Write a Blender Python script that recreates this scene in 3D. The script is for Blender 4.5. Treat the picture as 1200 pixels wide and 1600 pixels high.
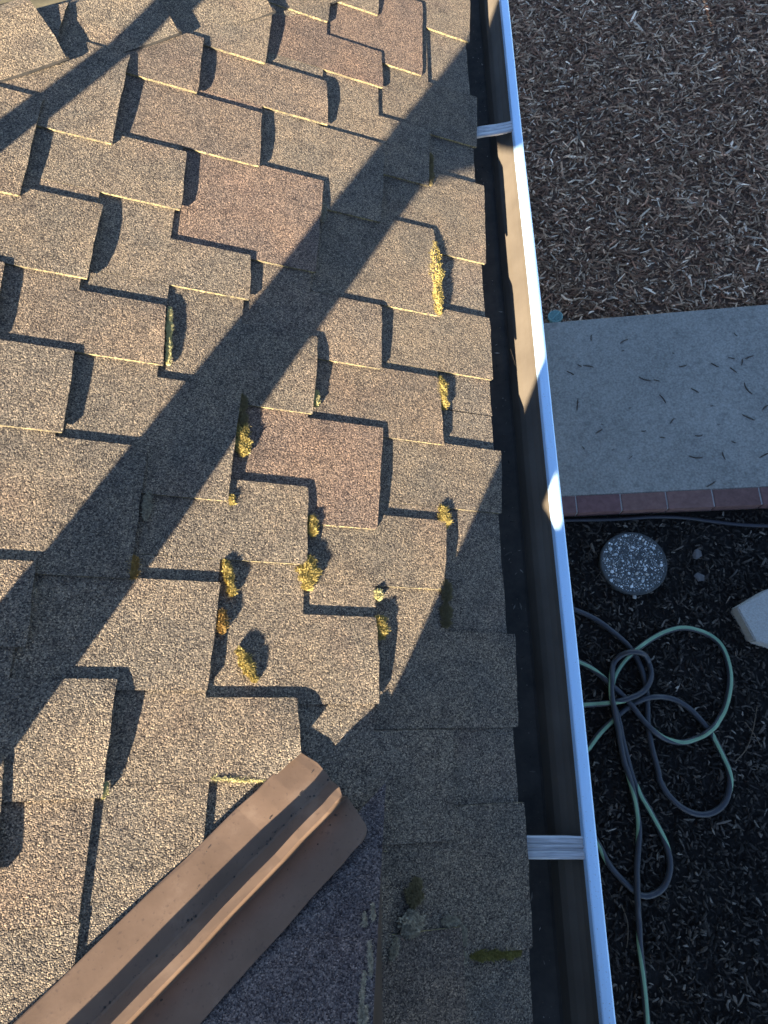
import bpy, bmesh, math, random
import numpy as np
from mathutils import Vector, Matrix

random.seed(7); RNG = np.random.default_rng(7)
for o in list(bpy.data.objects): bpy.data.objects.remove(o, do_unlink=True)
S = bpy.context.scene
COL = S.collection
R = math.radians

# ---------------------------------------------------------------- camera, sky, sun, exposure
TH = R(26.57); CT, ST = math.cos(TH), math.sin(TH)          # roof pitch 6:12
U = Vector((CT, 0, -ST)); V = Vector((0, 1, 0)); N = Vector((ST, 0, CT))   # down slope, along eave, off the roof
ZCAM = 2.85
O = Vector((0, 0, ZCAM)) - N                                  # roof point below the camera (1 m off the roof)
def P(u, v, n=0.0): return O + U*u + V*v + N*n

cam_d = bpy.data.cameras.new('camera'); cam = bpy.data.objects.new('camera', cam_d); COL.objects.link(cam)
cx, cz = Vector((0.99107, -0.0026, -0.13333)), Vector((0.12568, -0.31615, 0.94035))
cz.normalize(); cx = (cx - cz*cx.dot(cz)).normalized(); cy = cz.cross(cx)
cam.matrix_world = Matrix(((cx.x, cy.x, cz.x, 0), (cx.y, cy.y, cz.y, 0), (cx.z, cy.z, cz.z, ZCAM), (0, 0, 0, 1)))
cam_d.sensor_width = 36; cam_d.sensor_fit = 'AUTO'; cam_d.lens = 900/1600*36
cam_d.clip_start = 0.02; cam_d.clip_end = 3000
cam_d.dof.use_dof = True; cam_d.dof.focus_distance = 1.12; cam_d.dof.aperture_fstop = 9.0
S.camera = cam

SUN_A, SUN_B = 2.7, 4.25                                      # sun travel along the roof per unit of drop
TO_SUN = (U*-SUN_A + V*-SUN_B + N).normalized()
EL = math.asin(TO_SUN.z); AZ = math.atan2(TO_SUN.x, TO_SUN.y)
W = bpy.data.worlds.new('World'); S.world = W; W.use_nodes = True
nt = W.node_tree; bg = nt.nodes['Background']
sky = nt.nodes.new('ShaderNodeTexSky'); sky.sky_type = 'NISHITA'; sky.sun_disc = False
sky.sun_elevation = EL; sky.sun_rotation = AZ; sky.altitude = 100; sky.air_density = 0.7; sky.dust_density = 0.1; sky.ozone_density = 2.0
nt.links.new(sky.outputs[0], bg.inputs[0]); bg.inputs[1].default_value = 0.05
sd = bpy.data.lights.new('sun', 'SUN'); sd.energy = 5.0; sd.angle = R(0.53); sd.color = (1.0, 0.85, 0.64)
sun = bpy.data.objects.new('sun', sd); COL.objects.link(sun); sun.location = (0, 0, 30)
sun.rotation_euler = (-TO_SUN).to_track_quat('-Z', 'Y').to_euler()
vs = S.view_settings; vs.view_transform = 'Standard'; vs.look = 'None'; vs.gamma = 1; vs.exposure = 3.0
vs.use_curve_mapping = False
S.render.engine = 'CYCLES'

# ---------------------------------------------------------------- helpers
def lin(h): 
    c = [int(h[i:i+2], 16)/255 for i in (0, 2, 4)]
    return tuple(x/12.92 if x <= .04045 else ((x+.055)/1.055)**2.4 for x in c) + (1,)
class NT:
    def __init__(s, name):
        s.m = bpy.data.materials.new(name); s.m.use_nodes = True; s.t = s.m.node_tree
        s.b = s.t.nodes['Principled BSDF']; s.co = None
    def n(s, typ, **kw):
        x = s.t.nodes.new(typ)
        for k, v in kw.items(): setattr(x, k, v)
        return x
    def l(s, a, b): s.t.links.new(a, b)
    def coord(s):
        if not s.co:
            g = s.n('ShaderNodeNewGeometry'); s.co = g.outputs['Position']
        return s.co
    def noise(s, sc, det=2, rough=.5):
        x = s.n('ShaderNodeTexNoise'); x.inputs['Scale'].default_value = sc; x.inputs['Detail'].default_value = det
        x.inputs['Roughness'].default_value = rough; s.l(s.coord(), x.inputs['Vector']); return x
    def voro(s, sc, feat='F1', rnd=1.0):
        x = s.n('ShaderNodeTexVoronoi'); x.feature = feat; x.inputs['Scale'].default_value = sc
        x.inputs['Randomness'].default_value = rnd; s.l(s.coord(), x.inputs['Vector']); return x
    def ramp(s, src, stops, mode='LINEAR'):
        x = s.n('ShaderNodeValToRGB'); x.color_ramp.interpolation = mode; e = x.color_ramp.elements
        while len(e) < len(stops): e.new(.5)
        for i, (p, c) in enumerate(stops):
            e[i].position = p; e[i].color = c if len(c) == 4 else (*c, 1)
        s.l(src, x.inputs[0]); return x.outputs[0]
    def mix(s, f, a, b, mode='MIX'):
        x = s.n('ShaderNodeMix'); x.data_type = 'RGBA'; x.blend_type = mode
        for v, i in ((f, 0), (a, 6), (b, 7)):
            if hasattr(v, 'is_linked') or isinstance(v, bpy.types.NodeSocket): s.l(v, x.inputs[i])
            else: x.inputs[i].default_value = v if i == 0 else (v if len(v) == 4 else (*v, 1))
        return x.outputs[2]
    def math(s, op, a, b=None):
        x = s.n('ShaderNodeMath'); x.operation = op
        for v, i in ((a, 0), (b, 1)):
            if v is None: continue
            if isinstance(v, bpy.types.NodeSocket): s.l(v, x.inputs[i])
            else: x.inputs[i].default_value = v
        return x.outputs[0]
    def bump(s, h, dist, strength=1.0, prev=None):
        x = s.n('ShaderNodeBump'); x.inputs['Distance'].default_value = dist; x.inputs['Strength'].default_value = strength
        s.l(h, x.inputs['Height'])
        if prev: s.l(prev, x.inputs['Normal'])
        return x.outputs[0]
    def out(s, col=None, rough=.8, nrm=None, metal=0.0, spec=.3, coat=0):
        b = s.b
        if isinstance(col, bpy.types.NodeSocket): s.l(col, b.inputs['Base Color'])
        elif col: b.inputs['Base Color'].default_value = col if len(col) == 4 else (*col, 1)
        if isinstance(rough, bpy.types.NodeSocket): s.l(rough, b.inputs['Roughness'])
        else: b.inputs['Roughness'].default_value = rough
        b.inputs['Metallic'].default_value = metal; b.inputs['Specular IOR Level'].default_value = spec
        if coat: b.inputs['Coat Weight'].default_value = coat; b.inputs['Coat Roughness'].default_value = .15
        if nrm: s.l(nrm, b.inputs['Normal'])
        return s.m

def link(name, mesh, mats, parent=None):
    o = bpy.data.objects.new(name, mesh); COL.objects.link(o)
    for m in (mats if isinstance(mats, (list, tuple)) else [mats]):
        if mesh.materials.find(m.name) < 0: mesh.materials.append(m)
    if parent: o.parent = parent
    return o
def from_bm(name, bm, mats, parent=None, smooth=False):
    me = bpy.data.meshes.new(name)
    bmesh.ops.recalc_face_normals(bm, faces=bm.faces)
    if smooth:
        for f in bm.faces: f.smooth = True
    bm.to_mesh(me); bm.free(); return link(name, me, mats, parent)
def from_py(name, vs, fs, mats, parent=None, smooth=False):
    me = bpy.data.meshes.new(name); me.from_pydata([tuple(v) for v in vs], [], fs); me.update()
    if smooth: me.polygons.foreach_set('use_smooth', [True]*len(me.polygons))
    return link(name, me, mats, parent)
def empty(name, loc, parent=None):
    o = bpy.data.objects.new(name, None); COL.objects.link(o); o.location = loc
    if parent: o.parent = parent
    return o
def tag(o, label=None, cat=None, group=None, kind=None):
    for k, v in (('label', label), ('category', cat), ('group', group), ('kind', kind)):
        if v: o[k] = v
    return o
def box_bm(bm, lo, hi, bev=0):
    r = bmesh.ops.create_cube(bm, size=1)
    vs_ = r['verts']
    for v in vs_:
        v.co = Vector([lo[i] + (v.co[i]+.5)*(hi[i]-lo[i]) for i in range(3)])
    if bev:
        es = list({e for v in vs_ for e in v.link_edges})
        bmesh.ops.bevel(bm, geom=es, offset=bev, segments=2, affect='EDGES', profile=.5)
def sweep(name, prof, axis_pts, mats, parent=None, closed=False, mat_ids=None, smooth=False):
    """profile lists (one list of points for each station) skinned into a sheet"""
    vs_, fs, mi = [], [], []
    n = len(prof)
    for st in axis_pts: vs_ += st
    for a in range(len(axis_pts)-1):
        for i in range(n if closed else n-1):
            j = (i+1) % n
            fs.append((a*n+i, a*n+j, (a+1)*n+j, (a+1)*n+i)); mi.append(mat_ids[i] if mat_ids else 0)
    o = from_py(name, vs_, fs, mats, parent, smooth)
    o.data.polygons.foreach_set('material_index', mi); return o

# ---------------------------------------------------------------- materials
def mat_shingle(name, base, edge=False):
    t = NT(name)
    vor = t.voro(560); hue = t.n('ShaderNodeSeparateColor'); t.l(vor.outputs['Color'], hue.inputs[0])
    r, g, b = base
    gran = t.ramp(hue.outputs[0], [(0, (r*.22, g*.22, b*.25)), (.3, (r*.55, g*.55, b*.58)), (.6, (r, g, b)), (.85, (r*1.35, g*1.33, b*1.28)), (1, (r*2.3, g*2.2, b*2.0))])
    inf = t.n('ShaderNodeObjectInfo')
    col = t.mix(1.0, gran, inf.outputs['Color'], 'MULTIPLY')
    bl = t.noise(9, 3); blm = t.ramp(bl.outputs[0], [(.35, (.88, .9, .93)), (.65, (1.1, 1.06, 1.02))])
    col = t.mix(1.0, col, blm, 'MULTIPLY')
    st = t.noise(30, 5, .65); col = t.mix(1.0, col, t.ramp(st.outputs[0], [(.28, (.7, .7, .72)), (.48, (1, 1, 1)), (.72, (1.16, 1.14, 1.1))]), 'MULTIPLY')
    # drifts of reddish and yellowish granules
    rd = t.noise(7, 2); rdm = t.ramp(rd.outputs[0], [(.56, (0, 0, 0)), (.74, (1, 1, 1))])
    col = t.mix(t.math('MULTIPLY', rdm, .4), col, t.mix(1.0, col, (1.08, .95, .95), 'MULTIPLY'))
    fine = t.noise(900, 1)
    h = t.math('ADD', t.math('MULTIPLY', t.math('SUBTRACT', 1.0, vor.outputs['Distance']), 1.0), t.math('MULTIPLY', fine.outputs[0], .3))
    nb = t.noise(230, 2)
    n1 = t.bump(h, .0024, 1.0)
    n1 = t.bump(nb.outputs[0], .0034, .9, n1)
    return t.out(col, .95, n1, spec=.15)
M = {}
M['shingle'] = mat_shingle('shingle_granules', (.156, .134, .109))
M['shingle2'] = mat_shingle('gable_shingle_granules', (.13, .112, .11))
def mat_edge():
    t = NT('shingle_edge'); a = t.noise(260, 3)
    c = t.ramp(a.outputs[0], [(.35, (.04, .035, .03)), (.55, (.19, .155, .075)), (.75, (.38, .32, .15))])
    e = t.noise(16, 3, .6); c = t.mix(t.ramp(e.outputs[0], [(.42, (0, 0, 0)), (.6, (1, 1, 1))]), t.mix(.6, c, (.035, .03, .026)), c)
    return t.out(c, .95, t.bump(a.outputs[0], .001))
M['edge'] = mat_edge()
def mat_deck():
    t = NT('felt_underlay'); a = t.noise(60, 4)
    return t.out(t.ramp(a.outputs[0], [(.3, (.02, .02, .02)), (.7, (.05, .045, .04))]), .95)
M['deck'] = mat_deck()
def mat_brown():
    t = NT('brown_painted_metal'); a = t.noise(14, 5, .6); b = t.noise(160, 3)
    c = t.ramp(a.outputs[0], [(.3, (.115, .078, .056)), (.6, (.145, .099, .072)), (.8, (.2, .145, .108))])
    c = t.mix(t.ramp(b.outputs[0], [(.62, (0, 0, 0)), (.72, (.5, .5, .5))]), c, (.07, .05, .045))
    rr = t.ramp(a.outputs[0], [(.3, (.42, .42, .42)), (.8, (.6, .6, .6))])
    return t.out(c, rr, t.bump(b.outputs[0], .0002, .5), spec=.08)
M['brown'] = mat_brown()
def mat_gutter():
    t = NT('sky_tinted_gutter_paint'); a = t.noise(8, 4); b = t.noise(420, 2)
    c = t.ramp(a.outputs[0], [(.3, (.47, .69, .9)), (.7, (.52, .73, .93))])  # blue skylight reflection put into the lip's paint colour
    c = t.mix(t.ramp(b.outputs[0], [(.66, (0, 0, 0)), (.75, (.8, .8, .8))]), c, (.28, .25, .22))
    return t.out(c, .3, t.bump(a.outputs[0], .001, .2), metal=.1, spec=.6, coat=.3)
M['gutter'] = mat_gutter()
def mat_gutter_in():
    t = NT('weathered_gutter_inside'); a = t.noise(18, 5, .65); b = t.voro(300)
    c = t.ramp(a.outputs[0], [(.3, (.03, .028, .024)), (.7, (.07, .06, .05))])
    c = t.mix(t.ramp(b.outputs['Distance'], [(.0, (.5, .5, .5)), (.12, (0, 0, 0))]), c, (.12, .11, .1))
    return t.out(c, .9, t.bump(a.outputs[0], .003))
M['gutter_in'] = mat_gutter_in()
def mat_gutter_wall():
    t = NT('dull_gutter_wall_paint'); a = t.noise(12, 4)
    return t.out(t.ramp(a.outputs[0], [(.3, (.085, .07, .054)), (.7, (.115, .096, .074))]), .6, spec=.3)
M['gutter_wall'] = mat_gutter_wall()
def mat_alu():
    t = NT('weathered_aluminium')
    mp = t.n('ShaderNodeMapping'); mp.inputs['Scale'].default_value = (12, 500, 500); t.l(t.coord(), mp.inputs['Vector'])
    a = t.n('ShaderNodeTexNoise'); a.inputs['Scale'].default_value = 1; a.inputs['Detail'].default_value = 4; t.l(mp.outputs[0], a.inputs['Vector'])
    c = t.ramp(a.outputs[0], [(.3, (.3, .3, .3)), (.7, (.55, .55, .55))])
    return t.out(c, .5, t.bump(a.outputs[0], .0004), metal=.6, spec=.5)
M['alu'] = mat_alu()
def mat_concrete():
    t = NT('broom_finished_concrete'); a = t.noise(4, 5, .6); b = t.noise(110, 3); d = t.noise(420, 2); e = t.noise(26, 4)
    c = t.ramp(a.outputs[0], [(.25, (.18, .165, .135)), (.5, (.255, .235, .195)), (.75, (.335, .31, .26))])
    c = t.mix(.5, c, t.ramp(b.outputs[0], [(.3, (.12, .118, .106)), (.7, (.4, .39, .35))]))
    c = t.mix(t.ramp(e.outputs[0], [(.56, (0, 0, 0)), (.72, (.35, .35, .35))]), c, (.09, .085, .078))
    c = t.mix(t.ramp(d.outputs[0], [(.62, (0, 0, 0)), (.72, (.6, .6, .6))]), c, (.1, .1, .095))
    return t.out(c, .9, t.bump(b.outputs[0], .0015, .7), spec=.2)
M['concrete'] = mat_concrete()
def mat_brick():
    t = NT('red_brick'); a = t.noise(40, 5, .6); inf = t.n('ShaderNodeObjectInfo')
    c = t.ramp(a.outputs[0], [(.3, (.13, .07, .062)), (.7, (.195, .108, .094))])
    return t.out(t.mix(1.0, c, inf.outputs['Color'], 'MULTIPLY'), .9, t.bump(a.outputs[0], .002), spec=.2)
M['brick'] = mat_brick()
def mat_plain(name, c0, c1, sc, rough=.9, bd=.002, spec=.2):
    t = NT(name); a = t.noise(sc, 4, .6)
    return t.out(t.ramp(a.outputs[0], [(.3, c0), (.7, c1)]), rough, t.bump(a.outputs[0], bd), spec=spec)
M['mortar'] = mat_plain('pale_mortar', (.3, .29, .27), (.42, .4, .37), 90)
M['soil_brown'] = mat_plain('brown_soil', (.1, .062, .042), (.17, .11, .076), 40, bd=.01)
M['soil_black'] = mat_plain('black_soil', (.008, .007, .006), (.02, .017, .015), 50, bd=.01)
M['ground'] = mat_plain('garden_ground', (.05, .045, .03), (.09, .08, .05), 3, bd=.02)
M['hose'] = mat_plain('navy_black_hose', (.017, .020, .026), (.028, .032, .04), 30, .45, .0005, .5)
M['hose_green'] = mat_plain('pale_green_stripe', (.15, .27, .17), (.2, .33, .2), 30, .5, .0005, .4)
M['tube'] = mat_plain('black_poly_tube', (.012, .013, .018), (.02, .021, .028), 30, .5, .0005, .5)
M['teal'] = mat_plain('faded_green_plastic', (.12, .24, .23), (.17, .31, .29), 60, .6, .0005, .4)
M['slot'] = mat_plain('dark_slot', (.01, .02, .02), (.02, .03, .03), 60)
M['rock'] = mat_plain('grey_rock', (.08, .078, .075), (.14, .13, .125), 60, .9, .004)
M['paver'] = mat_plain('grey_cast_paver', (.3, .29, .26), (.42, .41, .37), 150, .9, .0015)
M['aggregate'] = mat_plain('dark_aggregate_cement', (.045, .05, .05), (.09, .095, .095), 120, .9, .002)
M['twig'] = mat_plain('dry_twig', (.1, .075, .05), (.17, .13, .09), 100)
M['chip'] = mat_plain('dark_bark_chip', (.04, .033, .028), (.085, .07, .058), 120)
M['siding'] = mat_plain('tan_siding', (.4, .34, .27), (.46, .4, .32), 20, .7, .001)
M['trim'] = mat_plain('brown_trim_paint', (.05, .038, .03), (.07, .055, .044), 20, .6, .001)
M['pipe'] = mat_plain('galvanised_pipe', (.35, .35, .35), (.45, .45, .45), 30, .5, .001, .5)
def mat_attr(name, rough=.9, sc=200, bd=.001):
    t = NT(name); at = t.n('ShaderNodeVertexColor'); at.layer_name = 'Col'; a = t.noise(sc, 3)
    c = t.mix(1.0, at.outputs[0], t.ramp(a.outputs[0], [(.3, (.7, .7, .7)), (.7, (1.25, 1.25, 1.25))]), 'MULTIPLY')
    return t.out(c, rough, t.bump(a.outputs[0], bd), spec=.2)
M['chips'] = mat_attr('wood_chips')
M['pebbles'] = mat_attr('exposed_pebbles')
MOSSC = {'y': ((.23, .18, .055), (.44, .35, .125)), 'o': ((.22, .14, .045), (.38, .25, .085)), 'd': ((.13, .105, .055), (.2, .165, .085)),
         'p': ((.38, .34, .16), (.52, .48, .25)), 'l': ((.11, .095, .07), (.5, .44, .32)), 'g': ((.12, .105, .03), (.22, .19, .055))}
for k, (a_, b_) in MOSSC.items():
    M['moss_'+k] = mat_plain('moss_tone_'+k, a_, b_, 320 if k != 'l' else 260, .95, .001)

# ---------------------------------------------------------------- data: shingle tabs (course, u, v of the two butt corners), in metres on the roof
TEETH= [(0, 0.6224, 2.1023, 0.603, 1.7888), (0, 0.6128, 1.5754, 0.6017, 1.3881), (0, 0.6144, 1.2613, 0.6036, 1.0112), (0, 0.6035, 0.8544, 0.6004, 0.6895), (0, 0.6086, 0.5161, 0.5979, 0.3737), (0, 0.609, 0.1281, 0.6015, -0.0412), (0, 0.6037, -0.1664, 0.5998, -0.3841), (1, 0.4591, 1.8754, 0.4518, 1.5839), (1, 0.4629, 1.3927, 0.4593, 1.2061), (1, 0.467, 1.0738, 0.4781, 0.8293), (1, 0.4678, 0.6701, 0.4723, 0.5109), (1, 0.4715, 0.3444, 0.4607, 0.2062), (1, 0.4686, -0.0436, 0.4633, -0.2167), (1, 0.4715, -0.341, 0.4722, -0.5016), (2, 0.3385, 1.6158, 0.3418, 1.4886), (2, 0.3447, 1.2975, 0.3362, 1.0529), (2, 0.336, 0.823, 0.3359, 0.6642), (2, 0.3385, 0.5279, 0.3279, 0.3136), (2, 0.3257, 0.1481, 0.3306, -0.0001), (2, 0.3449, -0.2253, 0.3526, -0.373), (3, 0.2021, 1.8269, 0.1931, 1.6568), (3, 0.1944, 1.4434, 0.2033, 1.3025), (3, 0.198, 1.1264, 0.1879, 0.8706), (3, 0.199, 0.7117, 0.1949, 0.5353), (3, 0.1921, 0.3829, 0.1945, 0.2354), (3, 0.1886, 0.0104, 0.2003, -0.1113), (4, 0.0544, 1.6273, 0.0476, 1.4348), (4, 0.0503, 1.2744, 0.0548, 1.1169), (4, 0.0536, 0.8751, 0.0586, 0.7671), (4, 0.0574, 0.5633, 0.0508, 0.3393), (4, 0.051, 0.194, 0.0449, 0.0209), (5, -0.0917, 1.4492, -0.0893, 1.2765), (5, -0.0944, 1.1, -0.0901, 0.9467), (5, -0.0938, 0.715, -0.0841, 0.5873), (5, -0.0907, 0.4223, -0.0903, 0.1914), (5, -0.0888, 0.0371, -0.0857, -0.1263), (6, -0.2324, 1.3252, -0.2344, 1.0679), (6, -0.2295, 0.9129, -0.2312, 0.7395), (6, -0.2282, 0.5861, -0.223, 0.4297), (6, -0.2252, 0.2097, -0.2171, 0.0804), (6, -0.2186, -0.0682, -0.1994, -0.225), (7, -0.3666, 1.1358, -0.3649, 0.8883), (7, -0.3627, 0.7379, -0.3535, 0.5715)]
MOSS=[
   (0.4676, 1.0395, 0.4719, 0.8312, 0.0335, 'y', 'long yellow strip of moss along the shingle butt above the eave') ,
   (0.4725, 0.6758, 0.477, 0.5955, 0.0266, 'y', 'orange yellow moss plug beside the second eave tab') ,
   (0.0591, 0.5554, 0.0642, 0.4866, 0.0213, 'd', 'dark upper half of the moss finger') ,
   (0.0634, 0.497, 0.0707, 0.4294, 0.0294, 'y', 'plump yellow moss finger below the diagonal shadow band') ,
   (0.2026, 0.33, 0.2053, 0.2898, 0.0182, 'y', 'small yellow moss tuft above the fat moss lump') ,
   (0.2008, 0.2535, 0.1986, 0.1907, 0.0395, 'y', 'fat bright yellow moss lump in the middle of the roof') ,
   (0.4672, 0.3777, 0.4709, 0.3297, 0.0263, 'y', 'orange yellow moss beside the tip of the big shadow edge') ,
   (0.3293, 0.2008, 0.333, 0.1798, 0.017, 'p', 'tiny pale moss tuft above a yellow plug') ,
   (0.3342, 0.1519, 0.3366, 0.1098, 0.0249, 'y', 'yellow moss plug at the end of a dark slot') ,
   (0.0549, 0.2353, 0.0725, 0.1735, 0.0151, 'y', 'slanting olive moss ridge at the corner of a shingle') ,
   (0.0578, 0.1492, 0.06, 0.1104, 0.0135, 'o', 'orange brown moss tuft at a shingle butt') ,
   (0.0874, 0.0885, 0.1201, 0.0342, 0.0195, 'y', 'shaggy slanting yellow moss in the triangular gap') ,
   (-0.0885, 0.2307, -0.0855, 0.1917, 0.0141, 'o', 'orange tipped moss near the left shadow band') ,
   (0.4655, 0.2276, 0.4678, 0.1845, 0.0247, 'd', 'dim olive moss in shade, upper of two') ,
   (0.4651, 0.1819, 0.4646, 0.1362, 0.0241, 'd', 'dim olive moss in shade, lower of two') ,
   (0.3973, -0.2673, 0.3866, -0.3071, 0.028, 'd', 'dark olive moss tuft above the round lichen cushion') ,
   (0.3865, -0.3089, 0.3847, -0.3482, 0.0391, 'l', 'round grey green lichen cushion in the shade') ,
   (0.4863, -0.3835, 0.5798, -0.389, 0.0154, 'g', 'flat olive moss strip along a slot by the eave') ,
   (-0.0858, 0.7156, -0.0757, 0.5917, 0.0113, 'p', 'narrow pale yellow moss line down a shingle butt') ,
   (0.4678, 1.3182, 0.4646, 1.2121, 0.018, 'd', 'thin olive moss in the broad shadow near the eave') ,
   (0.2028, 1.0663, 0.1986, 1.0158, 0.0133, 'l', 'small pale lichen chip at a shingle corner') ,
   (0.0562, 0.3543, 0.0579, 0.3329, 0.0104, 'y', 'tiny yellow moss tuft above a bright slot edge') ,
   (-0.0793, 0.3431, -0.0794, 0.2929, 0.0128, 'l', 'grey lichen flake at the lower edge of the shadow band') ,
   (0.2019, 0.5904, 0.2019, 0.5534, 0.0123, 'p', 'small pale yellow moss tuft at a shingle corner') ,
   (-0.0834, -0.1063, -0.0855, -0.128, 0.0077, 'p', 'pale yellow moss corner at lower left') ,
   (0.4379, -0.3314, 0.4718, -0.3331, 0.0121, 'l', 'pale lichen crust, horizontal bit left of the vertical crust') ,
   (0.4738, -0.3404, 0.4769, -0.3686, 0.0121, 'l', 'pale lichen crust, vertical bit above the olive strip') ,
   (0.4787, -0.3775, 0.469, -0.3909, 0.0129, 'l', 'pale lichen knot at the left end of the olive strip') ,
   (0.4655, -0.393, 0.4658, -0.4769, 0.0058, 'l', 'thin pale lichen line running to the bottom edge') ,
   (0.3613, -0.344, 0.3484, -0.3725, 0.0123, 'l', 'pale slanting lichen left of the round cushion') ,
   (0.3192, -0.2981, 0.3214, -0.3154, 0.0067, 'l', 'small lichen chip high on the rake seam') ,
   (0.3319, -0.3079, 0.334, -0.3226, 0.0067, 'l', 'small lichen chip right of the rake seam') ,
   (0.3184, -0.3377, 0.3226, -0.3695, 0.0075, 'l', 'pale lichen chip midway down the rake seam') ,
   (0.3298, -0.3663, 0.3278, -0.4183, 0.0055, 'l', 'long lichen streak beside the rake seam') ,
   (0.3227, -0.3978, 0.3218, -0.4175, 0.0064, 'l', 'whitish lichen chip low on the rake seam') ,
   (0.0622, -0.1078, 0.1538, -0.1141, 0.0057, 'p', 'straight pale yellow moss line at the metal valley') ,
]
HOSE= [(0.4233, 0.4554, 0), (0.5275, 0.4224, 0), (0.6209, 0.3752, 0), (0.6929, 0.3146, 0), (0.7493, 0.2555, 0), (0.7777, 0.2049, 0), (0.7969, 0.1412, 0), (0.8051, 0.0511, 0), (0.7989, -0.0168, 0), (0.7911, -0.0968, 0), (0.7948, -0.1882, 0), (0.806, -0.2711, 0), (0.8087, -0.3135, 0), (0.8346, -0.3684, 0), (0.8811, -0.4157, 0), (0.9405, -0.44, 0), (1.0013, -0.4325, 0), (1.0542, -0.3937, 0), (1.0856, -0.3293, 0.6), (1.0921, -0.2743, 0.9), (1.0812, -0.2243, 1), (1.0559, -0.1481, 1), (1.0301, -0.0963, 0), (0.9816, -0.0304, 0), (0.9216, 0.0133, 0), (0.8493, 0.0271, 0), (0.7726, 0.0138, 0), (0.7061, -0.0233, 0), (0.6455, -0.0704, 1), (0.5844, -0.1238, 1), (0.5374, -0.1768, 1), (0.4738, -0.2618, 1), (0.4952, -0.4806, 0.8), (0.5351, -0.5804, 0.8), (0.5649, -0.6412, 0.2), (0.6057, -0.6884, 0), (0.659, -0.7345, 0), (0.7037, -0.7418, 0), (0.7599, -0.7134, 0), (0.7941, -0.6587, 0), (0.8033, -0.598, 0.2), (0.7878, -0.5246, 0.8), (0.7535, -0.4372, 1), (0.7165, -0.3605, 0.9), (0.697, -0.2976, 0), (0.6863, -0.2277, 0), (0.6762, -0.1498, 0), (0.666, -0.0704, 0), (0.6538, -0.0029, 0.1), (0.6536, 0.0519, 0.7), (0.6752, 0.1143, 0.9), (0.726, 0.1843, 0.9), (0.7811, 0.2299, 1), (0.858, 0.279, 1), (0.933, 0.3139, 1), (1.0116, 0.3269, 1), (1.097, 0.3001, 1), (1.1497, 0.2494, 1), (1.1685, 0.1652, 1), (1.1591, 0.0763, 1), (1.1226, -0.0174, 1), (1.0794, -0.0766, 1), (1.0334, -0.1158, 1), (0.9827, -0.1452, 1), (0.921, -0.1616, 0.9), (0.8569, -0.149, 0.6), (0.8084, -0.1165, 0.4), (0.7737, -0.077, 0.2), (0.7343, -0.0166, 0.2), (0.6934, 0.038, 0.2), (0.6439, 0.0866, 0.3), (0.5811, 0.1504, 0.9), (0.5309, 0.1794, 1), (0.486, 0.1943, 1), (0.4794, -0.0093, 1), (0.5356, -0.006, 1), (0.5916, -0.0027, 1), (0.6477, 0.0039, 0.9), (0.7187, 0.0208, 0.2), (0.7845, 0.0512, 0), (0.8265, 0.1061, 0), (0.8334, 0.1548, 0), (0.8126, 0.2045, 0), (0.7656, 0.2194, 0), (0.7152, 0.2093, 0), (0.6751, 0.1707, 0), (0.6555, 0.1075, 0.4), (0.6444, 0.0451, 0.5), (0.6482, -0.0368, 0.1), (0.659, -0.1368, 0), (0.668, -0.2407, 0), (0.6747, -0.2687, 0.1), (0.6881, -0.3413, 0.7), (0.6957, -0.4126, 0.9), (0.6981, -0.4953, 0.7), (0.6837, -0.5766, 0.1), (0.6654, -0.6625, 0), (0.6533, -0.7524, 0), (0.6512, -0.8399, 0), (0.6451, -0.9086, 0.6), (0.6423, -0.998, 0.9), (0.6397, -1.0853, 1), (0.6371, -1.1705, 0.9), (0.6345, -1.2538, 0.6)]
TUBE= [(0.3048, 0.8715), (0.5254, 0.8667), (0.7689, 0.8608), (0.9502, 0.8645), (1.0912, 0.8541), (1.2104, 0.8312), (1.3363, 0.8082), (1.4622, 0.796), (1.5697, 0.7848)]
CHIPS= [(0.7635, 1.8813, 0.042, -100), (0.9277, 1.8431, 0.047, 25), (0.6836, 1.7135, 0.026, -40), (0.7286, 1.7059, 0.052, -15), (0.6334, 1.6719, 0.042, -35), (1.1999, 1.6644, 0.042, 10), (1.0003, 1.6026, 0.063, -25), (1.0573, 1.5908, 0.031, -20), (1.0735, 1.4832, 0.057, -65), (0.649, 1.4815, 0.073, -100), (1.3531, 1.6568, 0.042, -40), (1.4372, 1.6202, 0.042, -50), (1.4404, 1.6902, 0.031, -20), (1.5257, 1.6884, 0.047, 20), (1.4877, 1.6625, 0.037, -105), (1.4821, 1.5075, 0.073, -70), (1.2342, 1.5184, 0.042, -40), (1.4566, 1.348, 0.063, -35), (1.0991, 1.3551, 0.037, 50), (0.7396, 1.3214, 0.042, 30), (0.9543, 1.3066, 0.026, 0), (1.0385, 1.2658, 0.026, -10), (1.2111, 1.2639, 0.037, 0), (1.1782, 1.1483, 0.063, -10), (1.3061, 1.1488, 0.042, -80), (1.4937, 1.1424, 0.063, 25), (1.485, 1.8295, 0.026, -60), (0.8739, 1.1681, 0.026, 40), (0.7941, 1.2131, 0.013, 0), (0.9053, 1.4425, 0.015, 0), (1.2987, 1.424, 0.017, 0), (1.3133, 1.32, 0.015, 0), (1.5438, 1.3965, 0.042, 40), (0.9149, 1.7828, 0.015, -10), (1.1636, 1.7452, 0.013, -30), (0.652, 1.2331, 0.021, -60), (0.7586, 1.3593, 0.013, -20), (1.3642, 1.2193, 0.021, -30), (1.2248, 1.0041, 0.054, 30)]

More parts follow.
